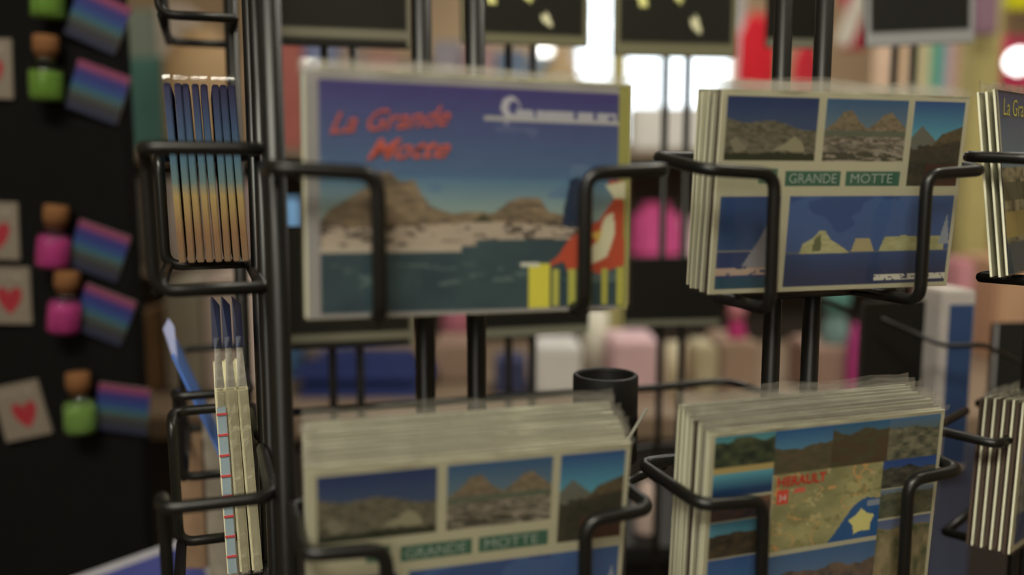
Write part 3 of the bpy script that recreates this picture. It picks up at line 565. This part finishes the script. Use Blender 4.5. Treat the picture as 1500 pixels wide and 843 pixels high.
oc('carton', 'grey carton at the left end of the counter behind the upright', 'carton', 404, 512, 500, 560, 1.9, (84, 78, 80), d=.2)
oc('cloth_bag', 'dark blue cloth bag lying on the counter at left', 'bag', 404, 532, 640, 602, 1.55, (20, 28, 62), shape='bag', d=.25)
oc('carton', 'brown carton between the two thick centre uprights', 'carton', 632, 505, 700, 560, 1.7, (98, 82, 72), d=.15)
oc('cloth_roll', 'dull red cloth roll standing between the centre uprights', 'cloth', 646, 400, 690, 540, 1.95, (120, 72, 84), shape='tube')
oc('cup', 'blue cup with white rim left of the purple harbour card', 'cup', 398, 290, 442, 420, 1.75, (76, 112, 160), shape='tube')
def doll(px, pyb, Y, h, c1, c2, label):
    p = P(px, pyb, Y); o = empty('doll', Matrix.Translation(p), label, 'toy', 'small dolls on the cartons')
    link('body', lathe([(.001, 0), (h * .2, 0), (h * .22, h * .2), (h * .14, h * .5), (.001, h * .52)], 20), mat('doll_dress', c1, .6), o)
    link('head', lathe([(.001, h * .48), (h * .16, h * .55), (h * .21, h * .72), (h * .17, h * .9), (.001, h)], 20), mat('doll_hair', c2, .6), o)
doll(1078, 502, 1.66, .085, (120, 32, 76), (130, 84, 92), 'pink doll standing on the brown carton'); doll(1222, 510, 1.64, .125, (76, 96, 96), (62, 98, 94), 'teal doll standing on the dull pink carton')
oc('bottle', 'magenta bottle beside the teal doll', 'bottle', 1236, 470, 1258, 590, 1.56, (110, 36, 80), shape='round')
jp = P(946, 780, 1.15)
st = empty('stool', Matrix.Translation((jp.x, jp.y + .05, 0)), 'black stool low between the two lower postcard stacks', 'stool')
link('seat', box_me(-.13, .13, -.10, .16, jp.z - .025, jp.z - .001, .004), M['hub'], st)
for sx in (-.11, .09):
    for sy in (-.08, .12): link('leg', box_me(sx, sx + .02, sy, sy + .02, 0, jp.z - .025), M['hub'], st)
link('front_panel', box_me(-.11, .11, -.075, -.07, .3, jp.z - .025), M['hub'], st)
goods('jar', 'white jar with pale lid standing on the black stool between the two lower stacks', 'jar', 928, 700, 964, 780, 1.15, (140, 126, 120), shape='round')
# shelf unit behind the counter
wood = mat('pale_shelf_board', (96, 88, 78), .6)
su = tag(link('shelf_unit', box_me(-1.6, 1.75, 2.45, 2.8, H - .27, H - .25), wood), 'wide wooden shelf unit behind the counter loaded with souvenirs', 'shelf unit')
for z in (H - .62, H + .075): link('shelf_board', box_me(-1.6, 1.75, 2.45, 2.8, z - .02, z), wood, su)
for x in (-1.6, 1.72): link('side_panel', box_me(x, x + .03, 2.45, 2.8, 0, H + (.55 if x < 0 else .08)), wood, su)
link('back_panel', box_me(-1.6, 1.75, 2.80, 2.82, 0, H + .05), mat('dark_back_panel', (52, 46, 42), .8), su)
def os(level, *a, **k): return goods(*a, zb={0: H - .249, 1: H + .076}[level], **k)
os(0, 'gift_bag', 'magenta and pink gift bag in the gap between the upper pockets', 'bag', 924, 298, 1006, 380, 2.5, (136, 50, 94), shape='bag', d=.15)
os(0, 'gift_bag', 'pale pink gift bag right of the magenta one', 'bag', 985, 320, 1040, 380, 2.6, (180, 130, 140), shape='bag', d=.1)
os(1, 'window_fade_box', 'pale blue box added on the upper shelf for the bluish fade of the lower window', 'box', 926, 158, 1046, 215, 2.52, (176, 192, 206), d=.1)  # box added to give the lower window its dimmer bluish light
cols = [(120, 70, 66), (84, 92, 120), (104, 92, 88), (112, 84, 80), (92, 78, 70), (98, 96, 104), (112, 92, 96), (70, 84, 104), (92, 104, 116)]
names = 'rust slate taupe brick brown grey mauve navy steel'.split()
x = 404
for i, c in enumerate(cols):
    wdt = [42, 46, 38, 44, 46, 40, 46, 44, 42][i]
    os(1, 'storage_box', '%s box in the row on the upper shelf above the harbour card' % names[i], 'box', x, 60 + (i * 37) % 30, x + wdt, 215, 2.5, c, group='boxes on the upper shelf', d=.18); x += wdt + 3
os(1, 'vase', 'tan vase right of the box row on the upper shelf', 'vase', 792, 82, 848, 215, 2.5, (128, 112, 88), shape='round')
# far left shelf goods behind the sunset prints
for i, (x0, y0, x1, y1, c, lb) in enumerate([(186, 20, 236, 64, (84, 92, 84), 'grey green'), (236, 12, 276, 64, (120, 112, 104), 'pale grey')]):
    os(1, 'storage_box', lb + ' box at the top left behind the black board edge', 'box', x0, y0, x1, 215, 2.55, c, d=.15)
goods('vase', 'large tan rounded vase behind the sunset prints', 'vase', 248, 50, 356, 215, 2.42, (124, 104, 78), shape='round', zb=H + .076)
goods('book', 'teal book leaning beside the black board', 'book', 192, 88, 246, 215, 2.46, (50, 78, 74), zb=H + .076, d=.1)
for i, (x0, y0, x1, c, lb) in enumerate([(186, 262, 240, (58, 54, 50), 'dark grey'), (244, 262, 300, (112, 104, 100), 'pale grey'), (302, 266, 372, (120, 106, 104), 'pinkish grey')]):
    os(0, 'storage_box', lb + ' box on the middle shelf behind the left pocket', 'box', x0, y0, x1, 380, 2.48, c, d=.2, group='boxes on the middle shelf')
for i, (x0, y0, x1, c, lb) in enumerate([(196, 455, 240, (86, 68, 50), 'brown'), (244, 410, 300, (120, 116, 106), 'grey green'), (302, 400, 375, (150, 138, 132), 'pale'), ]):
    oc('storage_box', lb + ' box at the left end of the counter', 'box', x0, y0, x1, 590, 1.62, c, d=.2, group='boxes at the left end of the counter')
# clothes, towels and columns to the right
pillar = mat('olive_pillar_paint', (118, 112, 74), .7)
for nm, px, wdp, Y, z0 in (('pillar at the right between the postcards', 1436, 40, 2.2, 0), ('pillar right of the hub', 905, 22, 2.35, 0)):
    c = P(px, 259, Y); hw = wdp / F * Y / 2
    tag(link('pillar', box_me(c.x - hw, c.x + hw, Y, Y + hw * 2, 0, 2.75, .004), pillar), 'olive yellow square ' + nm, 'pillar')
rail = tag(link('clothes_rail', tube([[Vector((.55, 3.3, 2.3)), Vector((2.4, 3.3, 2.3))], [Vector((.55, 3.3, 0)), Vector((.55, 3.3, 2.3))], [Vector((2.4, 3.3, 0)), Vector((2.4, 3.3, 2.3))]], .012, 10), mat('steel_rail', (120, 120, 120), .3, metal=.8)), 'steel clothes rail carrying the red shirts', 'clothes rail')
def shirt(x0, x1, y0, y1, Y, c, label):
    o = goods('shirt', label, 'shirt', x0, y0, x1, y1, Y, c, shape='shirt', rough=.9, group='shirts hanging at the back'); 
    p = o.matrix_world.translation; ht = (y1 - y0) / F * Y
    link('hanger', tube([[Vector((0, .015, ht)), Vector((0, .015, 2.3 - p.z))]], .003, 6), mat('hanger_wire', (90, 90, 90), .4), o); return o
shirt(1078, 1132, 24, 240, 3.25, (150, 26, 36), 'red shirt hanging right of the window'); shirt(1158, 1196, 66, 240, 3.35, (140, 34, 44), 'dark red shirt between the thick uprights')
shirt(1232, 1272, -60, 72, 3.22, (130, 30, 52), 'crimson shirt under the white diagonal print'); shirt(1296, 1336, 70, 230, 3.25, (150, 40, 50), 'small red shirt seen between the thin right uprights')
o = goods('banner', 'white diagonal banner strip at the top behind the uprights', 'banner', 1222, -40, 1246, 66, 3.0, (150, 146, 140), d=.01); o.rotation_euler.y = .35
tw = P(1380, 215, 2.9)
ts = tag(link('towel_shelf', box_me(P(1290, 0, 2.9).x, 2.2, 2.85, 3.15, P(1380, 250, 2.9).z - .02, P(1380, 250, 2.9).z), wood), 'wall shelf carrying the coloured upright folders at the right', 'shelf')
link('shelf_leg', box_me(1.36, 1.39, 2.87, 2.9, 0, P(1380, 250, 2.9).z - .02), wood, ts); link('shelf_leg', box_me(2.16, 2.19, 2.87, 2.9, 0, P(1380, 250, 2.9).z - .02), wood, ts)
zt = P(1380, 250, 2.9).z + .001
for i, (x0, x1, c, nm) in enumerate([(1338, 1357, (166, 152, 122), 'cream'), (1358, 1372, (44, 130, 118), 'teal'), (1373, 1386, (144, 136, 150), 'lilac'), (1387, 1400, (164, 128, 112), 'peach'), (1401, 1424, (140, 130, 142), 'mauve'), (1298, 1336, (150, 130, 110), 'beige')]):
    goods('folder', '%s upright folder in the row left of the olive pillar' % nm, 'folder', x0, 62, x1, 250, 2.92, c, zb=zt, d=.15, group='coloured folders at the right')
goods('folder', 'crimson folder right of the olive pillar', 'folder', 1462, 58, 1540, 250, 2.9, (160, 50, 76), zb=zt, d=.15)
goods('folder', 'plum folder at the top left of the olive pillar', 'folder', 1424, -20, 1462, 52, 2.1, (84, 66, 76), d=.02)
goods('sign', 'small yellow sign at the top right corner', 'sign', 1474, -20, 1512, 14, 2.4, (200, 160, 20), d=.01)
goods('bottle', 'white bottle with orange base right of the upper right postcards', 'bottle', 1458, 310, 1476, 380, 2.55, (130, 120, 108), shape='round', zb=H - .249)
os(0, 'bottle', 'small orange bottle in front of the olive pillar', 'bottle', 1434, 345, 1454, 380, 2.5, (120, 82, 56), shape='round')
goods('carton', 'tall beige carton behind the right edge postcards', 'carton', 1458, 380, 1560, 480, 1.9, (126, 102, 82), d=.2, zb=CT + .001)
goods('carton', 'rose carton between the postcards and the olive pillar', 'carton', 1398, 380, 1424, 480, 1.85, (136, 96, 104), d=.2, zb=CT + .001)
# lamps
def lamp(px, py, Y, r, s, label, cat='lamp', c=(1, .9, .6)):
    p = P(px, py, Y); o = empty('spot_lamp', Matrix.Translation(p), label, cat, None)
    link('bulb', lathe([(.001, -r), (r * .8, -r * .6), (r, 0), (r * .7, r * .7), (.001, r)], 20), emit('lamp_glow', c, s), o)
    link('cord', tube([[Vector((0, 0, r)), Vector((0, 0, 2.75 - p.z))]], .003, 6), M['wire'], o)
lamp(584, 8, 3.0, .035, 3.5, 'warm bulb on a cord glowing at the top above the harbour card'); lamp(548, 20, 3.2, .02, 2.0, 'small dim bulb left of the warm glowing one')
lamp(796, 74, 2.6, .028, 3, 'white bulb just above the tan vase', c=(1, .98, .9)); lamp(1492, 90, 2.6, .036, 4, 'bright white bulb at the right edge in front of the crimson folder', c=(1, .98, .95))
for i, (x, y) in enumerate(((-.3, -.9), (.9, 1.5), (.5, 3.3))):
    fx = tag(link('ceiling_lamp', box_me(x - .62, x + .62, y - .2, y + .2, 2.70, 2.75), mat('lamp_housing', (140, 140, 136), .5)), ['rectangular ceiling lamp above the camera', 'rectangular ceiling lamp above the counter', 'rectangular ceiling lamp near the window'][i], 'lamp')
